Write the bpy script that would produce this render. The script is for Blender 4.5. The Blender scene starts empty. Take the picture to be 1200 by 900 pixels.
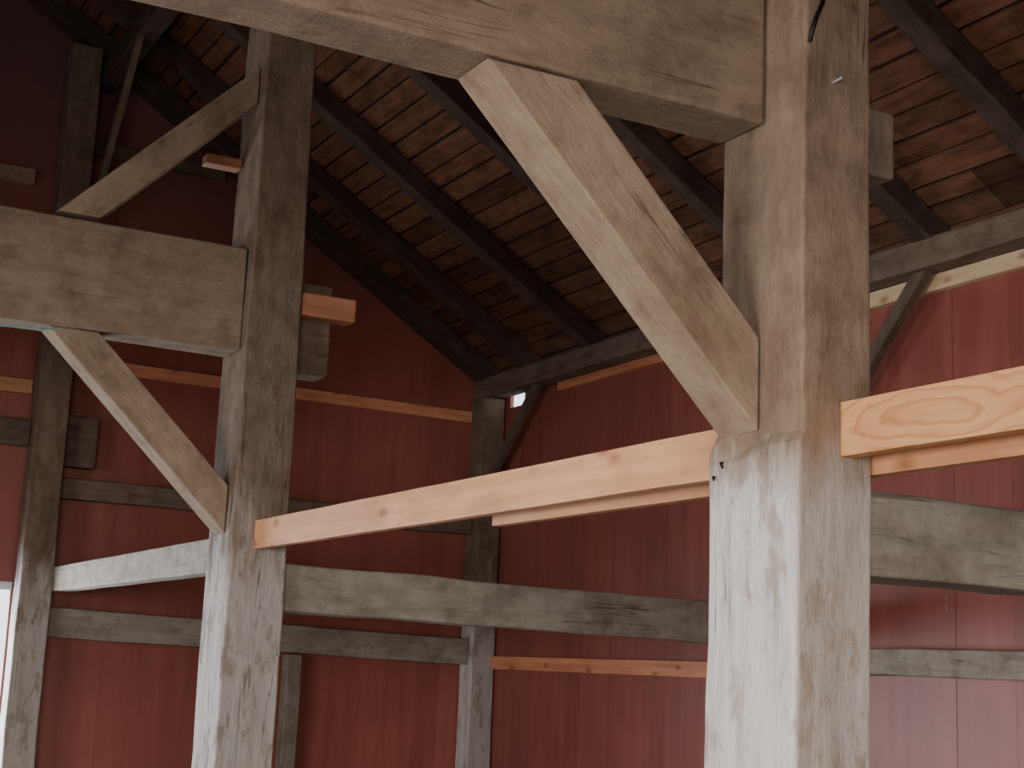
import bpy, bmesh, random, math
from mathutils import Vector, Matrix, noise
random.seed(7)
S=bpy.context.scene
C=S.collection

# ---------------------------------------------------------------- materials
def nmat(name):
    m=bpy.data.materials.new(name); m.use_nodes=True
    nt=m.node_tree; b=nt.nodes['Principled BSDF']
    return m,nt,b
def N(nt,t,**k):
    n=nt.nodes.new(t)
    for a,v in k.items(): setattr(n,a,v)
    return n
def noise_n(nt,vec,scale,detail=6,rough=.6,dist=0):
    n=N(nt,'ShaderNodeTexNoise'); n.inputs['Scale'].default_value=scale
    n.inputs['Detail'].default_value=detail; n.inputs['Roughness'].default_value=rough
    n.inputs['Distortion'].default_value=dist
    nt.links.new(vec,n.inputs['Vector']); return n.outputs['Fac']
def mapn(nt,src,scale,loc=(0,0,0)):
    n=N(nt,'ShaderNodeMapping'); n.inputs['Scale'].default_value=scale; n.inputs['Location'].default_value=loc
    nt.links.new(src,n.inputs['Vector']); return n.outputs['Vector']
def ramp(nt,fac,stops):
    n=N(nt,'ShaderNodeValToRGB'); e=n.color_ramp.elements
    while len(e)<len(stops): e.new(.5)
    for i,(p,c) in enumerate(stops):
        e[i].position=p; e[i].color=(*c,1)
    nt.links.new(fac,n.inputs['Fac']); return n.outputs['Color']
def mix(nt,a,b,fac,mode='MIX'):
    n=N(nt,'ShaderNodeMix',data_type='RGBA',blend_type=mode)
    if isinstance(fac,(int,float)): n.inputs[0].default_value=fac
    else: nt.links.new(fac,n.inputs[0])
    for s,i in ((a,6),(b,7)):
        if isinstance(s,tuple): n.inputs[i].default_value=(*s,1)
        else: nt.links.new(s,n.inputs[i])
    return n.outputs[2]
def math_n(nt,op,a,b=None,clamp=False):
    n=N(nt,'ShaderNodeMath',operation=op,use_clamp=clamp)
    for s,i in ((a,0),(b,1)):
        if s is None: continue
        if isinstance(s,(int,float)): n.inputs[i].default_value=s
        else: nt.links.new(s,n.inputs[i])
    return n.outputs[0]
def bump(nt,b,h,strength,dist=.01):
    n=N(nt,'ShaderNodeBump'); n.inputs['Strength'].default_value=strength; n.inputs['Distance'].default_value=dist
    nt.links.new(h,n.inputs['Height']); nt.links.new(n.outputs[0],b.inputs['Normal'])
def shifted(nt):
    tc=N(nt,'ShaderNodeTexCoord'); oi=N(nt,'ShaderNodeObjectInfo')
    r=math_n(nt,'MULTIPLY',oi.outputs['Random'],37.)
    a=N(nt,'ShaderNodeVectorMath',operation='ADD')
    nt.links.new(tc.outputs['Object'],a.inputs[0]); nt.links.new(r,a.inputs[1])
    return a.outputs[0],oi.outputs['Random']

def timber(name,dark,mid,light,white=0.0,wz=2.25,wk=2.0,wn=3.):
    m,nt,b=nmat(name)
    v,rnd=shifted(nt)
    g1=noise_n(nt,mapn(nt,v,(12,12,2.6)),1.2,9,.68)
    col=ramp(nt,g1,[(.20,dark),(.5,mid),(.80,light)])
    fine=noise_n(nt,mapn(nt,v,(55,55,14)),1,5,.75)
    col=mix(nt,col,ramp(nt,fine,[(.3,(.82,.80,.78)),(.62,(1.04,1.04,1.04))]),.55,'MULTIPLY')
    blot=noise_n(nt,v,5,7,.72)
    col=mix(nt,col,ramp(nt,blot,[(.32,(.56,.50,.46)),(.56,(1.03,1.03,1.03))]),.8,'MULTIPLY')
    if white>0:
        geo=N(nt,'ShaderNodeNewGeometry'); sep=N(nt,'ShaderNodeSeparateXYZ')
        nt.links.new(geo.outputs['Position'],sep.inputs[0])
        sn_=N(nt,'ShaderNodeSeparateXYZ'); nt.links.new(geo.outputs['True Normal'],sn_.inputs[0])
        h=math_n(nt,'SUBTRACT',wz,sep.outputs['Z'])
        h=math_n(nt,'MULTIPLY',h,wk)
        ws=noise_n(nt,mapn(nt,v,(9,9,1.5)),1.4,6,.65)
        ws=math_n(nt,'MULTIPLY',math_n(nt,'SUBTRACT',ws,.46),wn)
        f=math_n(nt,'ADD',h,ws,True)
        side=math_n(nt,'SUBTRACT',1.0,math_n(nt,'MULTIPLY',math_n(nt,'MAXIMUM',math_n(nt,'MULTIPLY',sn_.outputs['Y'],-1),0),.5))  # less white on front-facing sides: light from the left put into the colour
        f=math_n(nt,'MULTIPLY',math_n(nt,'MULTIPLY',f,side),white)
        fw=noise_n(nt,mapn(nt,v,(14,14,1.2)),1.5,6,.7)
        wc=ramp(nt,fw,[(.3,(.42,.375,.345)),(.5,(.60,.565,.54)),(.7,(.69,.66,.64))])
        pt=noise_n(nt,mapn(nt,v,(7,7,3)),1.3,6,.7)
        wc=mix(nt,wc,mid,math_n(nt,'MULTIPLY',ramp(nt,pt,[(.52,(0,0,0)),(.60,(1,1,1))]),.55))
        col=mix(nt,col,wc,f)
    cr=noise_n(nt,mapn(nt,v,(12,12,.35)),1,3,.5,.2)
    crk=ramp(nt,cr,[(.493,(1,1,1)),(.5,(.38,.33,.29)),(.507,(1,1,1))])
    crm=noise_n(nt,v,1.7,2)
    crmm=ramp(nt,crm,[(.50,(0,0,0)),(.58,(1,1,1))])
    col=mix(nt,col,mix(nt,col,crk,1.,'MULTIPLY'),crmm)
    nt.links.new(col,b.inputs['Base Color'])
    b.inputs['Roughness'].default_value=.85
    b.inputs['Specular IOR Level'].default_value=.2
    hh=math_n(nt,'ADD',fine,math_n(nt,'MULTIPLY',blot,2.0))
    bump(nt,b,hh,.45,.014)
    return m
M_post=timber('weathered_post',(.165,.108,.070),(.24,.165,.112),(.305,.222,.157),.92,2.2,6.,2.0)
M_post2=timber('dim_post',(.10,.068,.048),(.175,.124,.089),(.24,.178,.133),.92,2.35)
M_tie=timber('weathered_tie',(.165,.112,.075),(.235,.166,.113),(.295,.218,.153))
M_brace=timber('weathered_brace',(.22,.149,.098),(.295,.209,.142),(.36,.266,.188))
M_grey=timber('grey_girt',(.18,.155,.126),(.28,.244,.20),(.36,.32,.27))
M_pale=timber('pale_rail',(.31,.275,.23),(.40,.355,.305),(.47,.425,.37))
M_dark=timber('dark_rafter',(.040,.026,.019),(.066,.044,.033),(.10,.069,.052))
M_plate=timber('plate_timber',(.10,.07,.050),(.17,.122,.09),(.235,.178,.137))
M_dbrace=timber('dark_brace',(.085,.059,.043),(.13,.093,.07),(.18,.132,.102))

def lumber(name,a,bc,c):
    m,nt,b=nmat(name)
    v,rnd=shifted(nt)
    g=noise_n(nt,mapn(nt,v,(30,30,1.2)),1,6,.6)
    col=ramp(nt,g,[(.3,a),(.5,bc),(.7,c)])
    n2=noise_n(nt,mapn(nt,v,(4,4,1.5)),1.5,5,.6)
    col=mix(nt,col,ramp(nt,n2,[(.3,(.74,.64,.55)),(.6,(1.04,1.03,1.0))]),.85,'MULTIPLY')
    vo=N(nt,'ShaderNodeTexVoronoi'); vo.inputs['Scale'].default_value=1.0
    nt.links.new(mapn(nt,v,(8,8,4)),vo.inputs['Vector'])
    col=mix(nt,col,ramp(nt,vo.outputs['Distance'],[(.08,(.5,.33,.24)),(.24,(1,1,1))]),.8,'MULTIPLY')
    nt.links.new(col,b.inputs['Base Color']); b.inputs['Roughness'].default_value=.6
    return m
M_new=lumber('new_lumber',(.60,.28,.13),(.69,.345,.175),(.75,.40,.215))
M_second=lumber('second_lumber',(.42,.185,.085),(.51,.245,.12),(.57,.29,.15))
M_stub=lumber('stub_lumber',(.30,.125,.06),(.37,.165,.085),(.42,.20,.105))
M_orange=lumber('orange_lumber',(.50,.19,.095),(.60,.25,.13),(.68,.30,.165))
M_cream=lumber('cream_lumber',(.52,.37,.22),(.62,.45,.28),(.68,.51,.34))
def figured(name,zc,zk):
    m,nt,b=nmat(name)
    tc=N(nt,'ShaderNodeTexCoord').outputs['Object']
    def dist(loc,sc):
        s=N(nt,'ShaderNodeVectorMath',operation='SUBTRACT'); nt.links.new(tc,s.inputs[0]); s.inputs[1].default_value=loc
        mu=N(nt,'ShaderNodeVectorMath',operation='MULTIPLY'); nt.links.new(s.outputs[0],mu.inputs[0]); mu.inputs[1].default_value=sc
        le=N(nt,'ShaderNodeVectorMath',operation='LENGTH'); nt.links.new(mu.outputs[0],le.inputs[0]); return le.outputs['Value']
    d=dist((0,0,zc),(20,20,4.2))
    wob=noise_n(nt,mapn(nt,tc,(8,8,4)),1,3)
    d=math_n(nt,'ADD',d,math_n(nt,'MULTIPLY',wob,1.5))
    s=math_n(nt,'FRACT',math_n(nt,'MULTIPLY',d,1.9))
    col=ramp(nt,s,[(0,(.65,.32,.14)),(.55,(.62,.295,.125)),(.85,(.48,.205,.08)),(1,(.65,.32,.14))])
    fg=noise_n(nt,mapn(nt,tc,(60,60,2)),1,4,.6)
    col=mix(nt,col,ramp(nt,fg,[(.3,(.85,.82,.78)),(.6,(1.03,1.03,1.03))]),.6,'MULTIPLY')
    k=dist((.0,.025,zk),(30,30,22))
    col=mix(nt,col,ramp(nt,k,[(.25,(.35,.2,.12)),(.5,(.7,.6,.5)),(.8,(1,1,1))]),.85,'MULTIPLY')
    nt.links.new(col,b.inputs['Base Color']); b.inputs['Roughness'].default_value=.6
    return m
M_fig=figured('figured_lumber',4.12,4.37)

def vcol(nt):
    n=N(nt,'ShaderNodeVertexColor'); n.layer_name='tint'; return n.outputs['Color']
def redmat():
    m,nt,b=nmat('red_barn_boards')
    tc=N(nt,'ShaderNodeTexCoord').outputs['Object']
    s=noise_n(nt,mapn(nt,tc,(7,7,.6)),1.2,6,.6)
    col=ramp(nt,s,[(.25,(.225,.060,.044)),(.5,(.270,.076,.056)),(.78,(.315,.097,.075))])
    n2=noise_n(nt,tc,1.1,4,.6)
    col=mix(nt,col,ramp(nt,n2,[(.3,(.8,.78,.78)),(.65,(1.08,1.08,1.08))]),.9,'MULTIPLY')
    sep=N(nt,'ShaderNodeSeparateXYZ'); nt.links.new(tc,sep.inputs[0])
    hi=math_n(nt,'MULTIPLY',math_n(nt,'SUBTRACT',sep.outputs['Z'],4.4),.5)  # boards darken with height: upper gable gloom put into the colour
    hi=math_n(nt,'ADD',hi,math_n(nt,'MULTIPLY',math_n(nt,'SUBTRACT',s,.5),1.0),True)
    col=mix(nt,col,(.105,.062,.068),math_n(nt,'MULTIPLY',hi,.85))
    sp=noise_n(nt,mapn(nt,tc,(26,26,8)),1,2,.5)
    col=mix(nt,col,(.45,.28,.26),math_n(nt,'MULTIPLY',ramp(nt,sp,[(.75,(0,0,0)),(.79,(1,1,1))]),.6))
    col=mix(nt,col,vcol(nt),1.,'MULTIPLY')
    nt.links.new(col,b.inputs['Base Color']); b.inputs['Roughness'].default_value=.42
    b.inputs['Specular IOR Level'].default_value=.45
    bump(nt,b,s,.15,.01)
    return m
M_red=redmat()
def roofmat():
    m,nt,b=nmat('roof_sheathing')
    tc=N(nt,'ShaderNodeTexCoord').outputs['Object']
    s=noise_n(nt,mapn(nt,tc,(20,1.6,20)),1.4,6,.65)
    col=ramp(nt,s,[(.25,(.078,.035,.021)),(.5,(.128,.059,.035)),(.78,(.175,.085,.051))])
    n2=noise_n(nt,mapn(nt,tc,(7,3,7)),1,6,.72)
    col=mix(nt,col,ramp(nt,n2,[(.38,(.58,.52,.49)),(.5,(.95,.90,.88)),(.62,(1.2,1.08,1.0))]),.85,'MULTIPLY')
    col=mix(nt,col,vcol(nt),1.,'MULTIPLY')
    nt.links.new(col,b.inputs['Base Color']); b.inputs['Roughness'].default_value=.9
    b.inputs['Specular IOR Level'].default_value=.15
    bump(nt,b,s,.4,.01)
    return m
M_roof=roofmat()
def plain(name,col,rough=.8,metal=0,var=.3,sc=6):
    m,nt,b=nmat(name)
    tc=N(nt,'ShaderNodeTexCoord').outputs['Object']
    n=noise_n(nt,tc,sc,5)
    lo=tuple(c*(1-var) for c in col); hi=tuple(min(1,c*(1+var)) for c in col)
    nt.links.new(ramp(nt,n,[(.3,lo),(.7,hi)]),b.inputs['Base Color'])
    b.inputs['Roughness'].default_value=rough; b.inputs['Metallic'].default_value=metal
    return m
M_shingle=plain('shingles',(.03,.017,.012),.95)
M_floor=plain('plank_floor',(.26,.215,.17),.9,0,.3,3)
M_iron=plain('dark_iron',(.02,.018,.016),.5,.8)
M_nail=plain('nail',(.5,.5,.5),.4,.8)
M_wire=plain('wire',(.15,.35,.33),.5)
M_white=plain('door_paint',(.6,.6,.6),.7)

# ---------------------------------------------------------------- builders
def finish(ob,label,cat,kind=None,group=None):
    if label: ob['label']=label
    if cat: ob['category']=cat
    if kind: ob['kind']=kind
    if group: ob['group']=group
    return ob
def loft(name,s4,e4,mat,label,cat,seg=.22,jit=.004,bev=.011,group=None,shape=None):
    s4=[Vector(p) for p in s4]; e4=[Vector(p) for p in e4]
    c0=sum(s4,Vector())/4; c1=sum(e4,Vector())/4
    z=(c1-c0).normalized()
    x=(s4[1]-s4[0]); x=(x-z*x.dot(z)).normalized(); y=z.cross(x)
    R=Matrix((x,y,z)).transposed().to_4x4(); Mx=Matrix.Translation(c0)@R; inv=Mx.inverted()
    L=(c1-c0).length; n=max(1,int(L/seg)); vs=[];fs=[]
    K=3
    sd=random.random()*100
    for i in range(n+1):
        t=i/n
        q=[s4[k].lerp(e4[k],t) for k in range(4)]
        for k in range(4):
            for j in range(K):
                p=q[k].lerp(q[(k+1)%4],j/K)
                if 0<i<n and jit:
                    p=p+noise.noise_vector(Vector((p.x*2.3+sd,p.y*2.3,p.z*2.3)))*jit*2+noise.noise_vector(p*9)*jit*.5
                if shape: p=shape(p)
                vs.append(inv@p)
    m=4*K
    for i in range(n):
        for k in range(m):
            a=i*m+k;b=i*m+(k+1)%m
            fs.append((a,b,b+m,a+m))
    fs.append(tuple(range(m))[::-1]); fs.append(tuple(range(n*m,n*m+m)))
    me=bpy.data.meshes.new(name); me.from_pydata(vs,[],fs)
    bm=bmesh.new(); bm.from_mesh(me); bmesh.ops.recalc_face_normals(bm,faces=bm.faces); bm.to_mesh(me); bm.free()
    me.materials.append(mat)
    ob=bpy.data.objects.new(name,me); C.objects.link(ob); ob.matrix_world=Mx
    if bev:
        bv=ob.modifiers.new('bevel','BEVEL'); bv.width=bev; bv.segments=3; bv.limit_method='ANGLE'; bv.angle_limit=math.radians(40)
    return finish(ob,label,cat,None,group)
def vert(name,x0,x1,y0,y1,z0,z1,mat,label,cat,tx=0,**k):
    s=[(x0,y0,z0),(x1,y0,z0),(x1,y1,z0),(x0,y1,z0)]
    e=[(x0+tx*.1,y0,z1),(x1-tx,y0,z1),(x1-tx,y1,z1),(x0+tx*.1,y1,z1)]
    return loft(name,s,e,mat,label,cat,**k)
def alongX(name,x0,x1,y0,y1,z0,z1,mat,label,cat,dz=0,dh=0,**k):
    s=[(x0,y0,z0),(x0,y1,z0),(x0,y1,z1),(x0,y0,z1)]
    e=[(x1,y0,z0+dz),(x1,y1,z0+dz),(x1,y1,z1+dz+dh),(x1,y0,z1+dz+dh)]
    return loft(name,s,e,mat,label,cat,**k)
def alongY(name,y0,y1,x0,x1,z0,z1,mat,label,cat,dz=0,dx=0,**k):
    s=[(x0,y0,z0),(x1,y0,z0),(x1,y0,z1),(x0,y0,z1)]
    e=[(x0+dx,y1,z0+dz),(x1+dx,y1,z0+dz),(x1+dx,y1,z1+dz),(x0+dx,y1,z1+dz)]
    return loft(name,s,e,mat,label,cat,**k)
def planks(name,boxes,mat,label,kind='structure'):
    vs=[];fs=[];cols=[]
    for pts,c in boxes:
        o=len(vs); vs+=pts
        f=[(0,3,2,1),(4,5,6,7),(0,1,5,4),(1,2,6,5),(2,3,7,6),(3,0,4,7)]
        fs+=[tuple(o+i for i in q) for q in f]; cols+=[c]*24
    me=bpy.data.meshes.new(name); me.from_pydata(vs,[],fs)
    a=me.color_attributes.new('tint','FLOAT_COLOR','CORNER')
    for i,c in enumerate(cols): a.data[i].color=(*c,1)
    me.materials.append(mat)
    ob=bpy.data.objects.new(name,me); C.objects.link(ob)
    return finish(ob,label,None,kind)
def box8(x0,x1,y0,y1,z0,z1):
    return [(x0,y0,z0),(x1,y0,z0),(x1,y1,z0),(x0,y1,z0),(x0,y0,z1),(x1,y0,z1),(x1,y1,z1),(x0,y1,z1)]
def tint():
    t=random.uniform(.94,1.04); return (t,t*random.uniform(.98,1.02),t)

# ---------------------------------------------------------------- geometry constants (metres)
XW=6.30; YG=12.15; EZ=4.20; SL=.62; RX=-.1; YF=-3.
def roofz(x): return EZ+SL*(XW-abs(x-RX)-RX)
XL=2*RX-XW
planks('floor',[(box8(XL,XW,YF,YG,-.12,0),(1,1,1))],M_floor,'worn plank barn floor')
bx=[]; y=YF
cuts=[9.12,9.3,11.58,11.84]
while y<YG:
    w=random.uniform(.2,.3); y1=min(y+w,YG)
    for c in cuts:
        if y<c-1e-6<y1: y1=c
    top=4.10
    mid=(y+y1)/2
    if 11.58<mid<11.84 : top=3.91
    if 9.12<mid<9.3: top=3.955
    o=random.uniform(0,.003)
    bx.append((box8(XW+o,XW+.035+o,y+.0005,y1-.0005,0,top),tint()))
    y=y1
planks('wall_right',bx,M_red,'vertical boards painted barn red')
bx=[]; x=XL
WX0,WX1,WZ1=-1.2,2.207,2.05
while x<XW:
    w=random.uniform(.2,.3); x1=min(x+w,XW)
    if x<WX0-1e-6<x1: x1=WX0
    if x<WX1-1e-6<x1: x1=WX1
    c=tint(); o=random.uniform(0,.003)
    za=roofz(x+.001)+.02; zb=roofz(x1-.001)+.02
    def col(z0,za,zb):
        p=box8(x+.0005,x1-.0005,YG+o,YG+.035+o,z0,za)
        p[5]=(p[5][0],p[5][1],zb); p[6]=(p[6][0],p[6][1],zb); return p
    if x>=WX0-1e-6 and x1<=WX1+1e-6: bx.append((col(WZ1,za,zb),c))
    else: bx.append((col(0,za,zb),c))
    x=x1
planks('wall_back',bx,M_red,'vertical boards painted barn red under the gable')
bx=[]; y=YF
while y<YG:
    y1=min(y+.25,YG)
    z0=3.0 if .0<y<5.0 else 0
    bx.append((box8(XL-.035,XL,y+.0005,y1-.0005,z0,4.1),tint())); y=y1
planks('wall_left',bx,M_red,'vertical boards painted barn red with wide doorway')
bx=[]; x=XL
while x<XW:
    x1=min(x+.25,XW)
    bx.append((box8(x+.0005,x1-.0005,YF-.035,YF,0,min(roofz(x),roofz(x1))+.02),tint())); x=x1
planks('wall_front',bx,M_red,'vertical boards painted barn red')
# roof
bx=[]
cs=1/math.sqrt(1+SL*SL); sn=SL*cs
def slab(side,s0,s1,y0,y1,h0,h1):
    pts=[]
    for h in (h0,h1):
        for (s,yy) in ((s0,y0),(s1,y0),(s1,y1),(s0,y1)):
            X=XW-s*cs+h*sn; Z=EZ+s*sn+h*cs
            if side<0: X=2*RX-X
            pts.append((X,yy,Z))
    return pts
Ls=(XW-RX)/cs
raft=[4.25,5.35,6.42,7.72,8.90,10.2,11.25,12.02]
yr=[YF+.2]+[-1.7,-.5,.7,1.9,3.05]+raft
for side in (1,-1):
    s=-.06
    while s<Ls:
        w=random.uniform(.12,.16)
        y=YF
        while y<YG:
            y1=min(y+random.choice((1.1,2.2,3.1,3.6)),YG+.05)
            t=random.uniform(.75,1.15); h=random.uniform(0,.003)
            if random.random()<.08: t*=.65
            a=s+random.uniform(-.004,.004)
            bx.append((slab(side,a,min(a+w,Ls),y+.003,y1-.003,h,.022+h),(t,t*random.uniform(.93,1.03),t*random.uniform(.88,1.0))))
            y=y1
        s+=w+random.uniform(.014,.024)
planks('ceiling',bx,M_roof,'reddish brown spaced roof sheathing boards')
bx=[(slab(sd,-.09,Ls+.02,YF-.1,YG+.15,.035,.07),(1,1,1)) for sd in (1,-1)]
planks('ceiling.001',bx,M_shingle,'dark underside of roof shingles')

RD=.15
for i,yy in enumerate(yr):
    for side in (1,-1):
        w=random.uniform(.07,.085); dj=random.uniform(-.02,.02)
        if i==len(yr)-1: w=.115; dj=0
        def q(s,y0,y1):
            r=[]
            for (yv,h) in ((y0,-RD),(y1,-RD),(y1,-.002),(y0,-.002)):
                X=XW-s*cs+h*sn; Z=EZ+s*sn+h*cs
                if side<0: X=2*RX-X
                r.append((X,yv,Z))
            return r
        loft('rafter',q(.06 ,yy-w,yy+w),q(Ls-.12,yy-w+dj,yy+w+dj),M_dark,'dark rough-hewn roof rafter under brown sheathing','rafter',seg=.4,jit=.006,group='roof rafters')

alongY('wall_plate',YF+.05,YG-.01,6.08,6.28,4.0,4.17,M_plate,'rough grey-brown timber plate carrying the rafter feet','beam',jit=.006)
alongY('purlin',YF+.05,YG-.01,2.46,2.62,6.135,6.285,M_dark,'dark purlin timber under the rafters','beam',jit=.002)

# ---- main posts
def stepA(p):
    lim=2.205+.02*math.sin(p.y*31)
    if p.z<lim and p.x<2.41: p=p+Vector((-.015,0,0))
    if p.z<2.2 and p.x<2.45 and p.y>3.25: p=p+Vector((0,.02,0))
    return p
vert('timber_post',2.40,2.625,2.96,3.31,0,6.128,M_post,'large hewn square barn post, whitewashed below, brown above','post',jit=.004,seg=.03,shape=stepA)
vert('timber_post',2.40,2.715,7.45,7.84,0,6.128,M_post2,'hewn barn post with pale lower half and dark top','post',tx=.05,jit=.006)
vert('timber_post',2.21,2.45,11.84,12.08,0,6.40,M_post2,'slim grey post standing against the red gable boards','post')
vert('timber_post',6.06,6.28,11.9,12.13,0,3.995,M_post2,'grey corner post between two red board walls','post')
vert('timber_post',6.06,6.27,7.5,7.78,0,3.995,M_grey,'grey post against the red side wall','post')
vert('wall_stud',4.42,4.55,12.0,12.135,0,1.66,M_grey,'short grey stud below the gable girt','post')

# ---- tie beams
alongX('tie_beam',-2.4,2.397,3.12,3.32,3.07,3.66,M_tie,'massive brown hewn tie beam meeting the large post','beam',jit=.006)
alongX('tie_beam',-2.4,2.397,7.52,7.76,3.18,3.76,M_tie,'weathered grey-brown tie beam into the pale post','beam',jit=.006,dh=-.03)
def brace(y0,y1,a,b,c,d,mat,label,**k):
    s=[(a[0],y0,a[1]),(a[0],y1,a[1]),(b[0],y1,b[1]),(b[0],y0,b[1])]
    e=[(c[0],y0,c[1]),(c[0],y1,c[1]),(d[0],y1,d[1]),(d[0],y0,d[1])]
    return loft('knee_brace',s,e,mat,label,'brace',jit=.0008,bev=.007,**k)
brace(3.13,3.30,(1.56,3.067),(1.82,3.067),(2.397,2.235),(2.397,2.485),M_brace,'light brown diagonal knee brace from tie beam to post')
brace(7.54,7.72,(1.42,3.177),(1.67,3.177),(2.395,2.23),(2.395,2.475),M_brace,'weathered diagonal knee brace below the tie beam')
brace(7.54,7.70,(1.63,3.765),(1.41,3.765),(2.397,4.54),(2.397,4.755),M_brace,'weathered diagonal brace rising from tie beam to post')
def wbrace(x0,x1,a,b,c,d,label,mat=None):
    s=[(x0,a[0],a[1]),(x1,a[0],a[1]),(x1,b[0],b[1]),(x0,b[0],b[1])]
    e=[(x0,c[0],c[1]),(x1,c[0],c[1]),(x1,d[0],d[1]),(x0,d[0],d[1])]
    return loft('knee_brace',s,e,mat or M_dbrace,label,'brace',jit=0,seg=9,bev=.003)
wbrace(6.13,6.19,(7.495,2.91),(7.495,3.03),(6.44,3.997),(6.56,3.997),'brown slim brace from wall post up to the plate')
wbrace(6.13,6.18,(11.895,3.20),(11.895,3.31),(11.05,3.997),(11.16,3.997),'brown slim brace from corner post up to the plate')
wbrace(2.46,2.51,(11.837,5.0),(11.837,5.08),(10.75,6.13),(10.83,6.13),'dark brace from gable post to purlin',M_dbrace)

# ---- girts
alongX('girt',2.705,6.055,7.52,7.70,1.855,2.10,M_grey,'grey weathered girt from post to side wall','beam',dz=-.05,jit=.006)
alongX('girt',2.63,6.28,3.05,3.24,1.88,2.105,M_grey,'grey weathered girt beside the large post','beam',dz=-.01,jit=.006)
alongX('girt',2.455,6.055,11.96,12.135,1.71,1.93,M_grey,'grey girt nailed along the red gable boards','beam',dz=-.07,jit=.005)
alongX('girt',2.455,6.055,12.0,12.135,2.77,2.93,M_plate,'dark grey upper girt on the gable boards','beam',jit=.005)
alongX('girt',-2.4,2.206,11.98,12.135,3.15,3.35,M_dbrace,'dark girt beside the gable post','beam')
alongX('girt',2.455,2.72,11.98,12.135,3.02,3.42,M_dbrace,'short dark timber block beside the gable post','beam')
alongX('girt',2.455,3.60,12.05,12.14,5.58,5.68,M_dbrace,'thin dark rail high on the gable boards','beam',jit=.001,bev=.004)
alongY('girt',7.845,11.98,2.455,2.58,2.05,2.235,M_pale,'pale grey timber rail between two posts','beam',jit=.0015)
alongY('girt',3.3,7.495,6.16,6.285,1.665,1.815,M_grey,'old grey rail along the red side wall','beam')
# ---- new lumber
lb=dict(jit=.001,bev=.003)
alongY('lumber_board',3.315,7.447,2.52,2.565,2.155,2.30,M_new,'fresh orange-pink sawn board between two posts','board',**lb)
alongY('lumber_board',-1.5,2.957,2.52,2.565,2.165,2.305,M_fig,'fresh sawn board with oval grain butting the large post','board',**lb)
alongY('lumber_board',-1.5,5.05,2.63,2.67,2.13,2.29,M_second,'second fresh board doubled behind the first','board',**lb)
alongX('lumber_board',2.91,6.055,12.10,12.148,3.81,3.91,M_orange,'long orange board high on the gable wall','board',dz=-.03,**lb)
alongX('lumber_board',-1.5,2.207,12.10,12.148,3.57,3.68,M_second,'yellowish board on the gable wall','board',**lb)
alongX('lumber_board',2.70,3.01,7.47,7.60,3.41,3.535,M_stub,'short orange lumber stub at the pale post','board',jit=.001,bev=.01)
alongX('timber_block',2.70,2.92,7.605,7.80,3.12,3.62,M_plate,'grey timber block behind the orange stub','block',jit=.003)
alongX('timber_block',2.20,2.397,7.74,7.83,4.23,4.285,M_stub,'small warm-toned wooden peg board on the post','block',jit=.001,bev=.004)
vert('timber_block',2.627,2.73,2.98,3.10,2.94,3.13,M_plate,'small brown cleat on the large post','block',jit=.002,seg=.05)
alongY('lumber_board',7.782,11.898,6.25,6.298,1.61,1.72,M_orange,'orange rail nailed to the red side wall','board',**lb)
alongY('lumber_board',9.35,10.9,6.24,6.298,3.93,3.998,M_orange,'thin orange strip beneath the wall plate','board',**lb)
alongY('lumber_board',3.3,7.495,6.24,6.298,3.90,3.998,M_cream,'pale cream strip beneath the wall plate','board',**lb)
alongX('lumber_board',1.2,2.06,12.08,12.148,5.25,5.37,M_brace,'short board high beside the gable post','board',**lb)

# ---- hardware
def curve(name,pts,r,mat,label,cat):
    cu=bpy.data.curves.new(name,'CURVE'); cu.dimensions='3D'; cu.bevel_depth=r; cu.bevel_resolution=3; cu.use_fill_caps=True
    sp=cu.splines.new('POLY'); sp.points.add(len(pts)-1)
    for p,c in zip(sp.points,pts): p.co=(*c,1)
    ob=bpy.data.objects.new(name,cu); C.objects.link(ob)
    bpy.context.view_layer.update()
    me=bpy.data.meshes.new_from_object(ob); bpy.data.objects.remove(ob)
    me.materials.clear(); me.materials.append(mat)
    ob=bpy.data.objects.new(name,me); C.objects.link(ob)
    return finish(ob,label,cat)
curve('iron_hook',[(2.47,2.955,3.48),(2.462,2.945,3.42),(2.44,2.935,3.36),(2.415,2.93,3.31),(2.405,2.935,3.27),(2.41,2.95,3.25)],.006,M_iron,'black bent iron hook on the large post','hook')
curve('nail',[(2.50,2.97,3.16),(2.505,2.93,3.165)],.005,M_nail,'bent nail sticking out of the post','nail')
curve('nail',[(2.40,3.27,2.17),(2.375,3.265,2.165),(2.371,3.25,2.15)],.003,M_iron,'rusty bent nail below the brace foot','nail')
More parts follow.
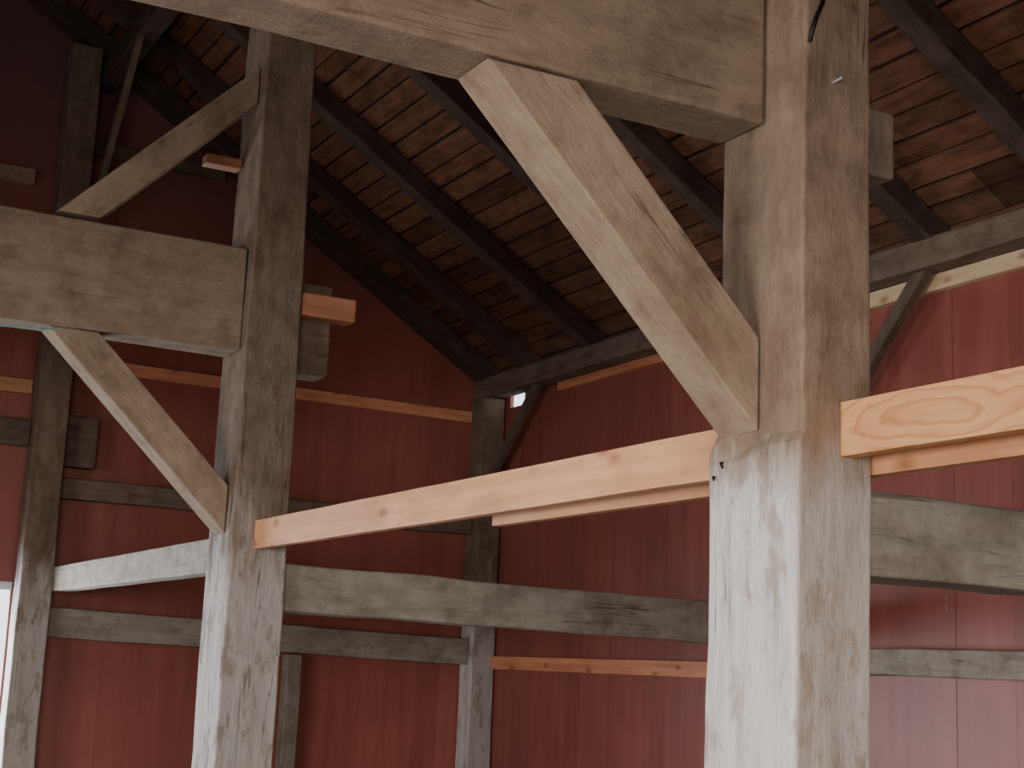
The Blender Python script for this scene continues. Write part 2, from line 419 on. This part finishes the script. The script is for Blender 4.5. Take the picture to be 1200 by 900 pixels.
curve('nail',[(2.40,3.30,2.13),(2.373,3.295,2.13),(2.369,3.285,2.12)],.003,M_iron,'rusty bent nail below the brace foot','nail')
curve('wire',[(1.48,7.545,3.165),(1.3,7.50,3.14),(.9,7.50,3.12),(-1.,7.50,3.14),(-2.35,7.53,3.19)],.004,M_wire,'thin teal wire slung below the tie beam','wire')
bx=[]
for (a,b,c,d) in ((WX0-.02,WX1,WZ1,WZ1+.06),(WX0-.08,WX0-.02,0,WZ1+.06)):
    bx.append((box8(a,b,YG-.03,YG-.002,c,d),(1,1,1)))
planks('door_1',bx,M_white,'painted frame of the open doorway in the gable wall')

# ---------------------------------------------------------------- light
w=bpy.data.worlds.new('world'); S.world=w; w.use_nodes=True
bg=w.node_tree.nodes['Background']; bg.inputs[0].default_value=(.86,.92,1,1); bg.inputs[1].default_value=2.6
def area(name,loc,target,sx,sy,power,col,spread=180):
    l=bpy.data.lights.new(name,'AREA'); l.shape='RECTANGLE'; l.size=sx; l.size_y=sy; l.energy=power; l.color=col
    l.spread=math.radians(spread)
    o=bpy.data.objects.new(name,l); C.objects.link(o); o.location=loc
    o.rotation_euler=(Vector(target)-Vector(loc)).to_track_quat('-Z','Y').to_euler()
area('door_daylight',(XL+.3,2.5,1.7),(2.4,4.3,-1.0),4.6,2.4,250,(1,.985,.97),108)
area('front_fill_lamp',(-1.0,YF+.35,1.5),(3,7,-2.0),3.4,2.4,245,(1,.975,.94),102)  # added fill lamp inside the closed front wall, no doorway there
area('gable_door_daylight',(.5,YG+.12,1.05),(1.6,5,.6),3.3,1.9,200,(.86,.92,1),160)

# ---------------------------------------------------------------- camera
V=Vector((.8781,-.1244,-.4620));U=Vector((-.4767,-.1435,-.8673));W=Vector((.0416,.9818,-.1853))
R=Matrix((V,U,W)).to_4x4()
cam=bpy.data.cameras.new('camera'); cam.lens=1783/1200*36; cam.sensor_width=36
co=bpy.data.objects.new('camera',cam); C.objects.link(co)
q=R.to_quaternion().normalized()
co.matrix_world=Matrix.Translation((0,0,1.6))@q.to_matrix().to_4x4()
cam.clip_start=.05
S.camera=co
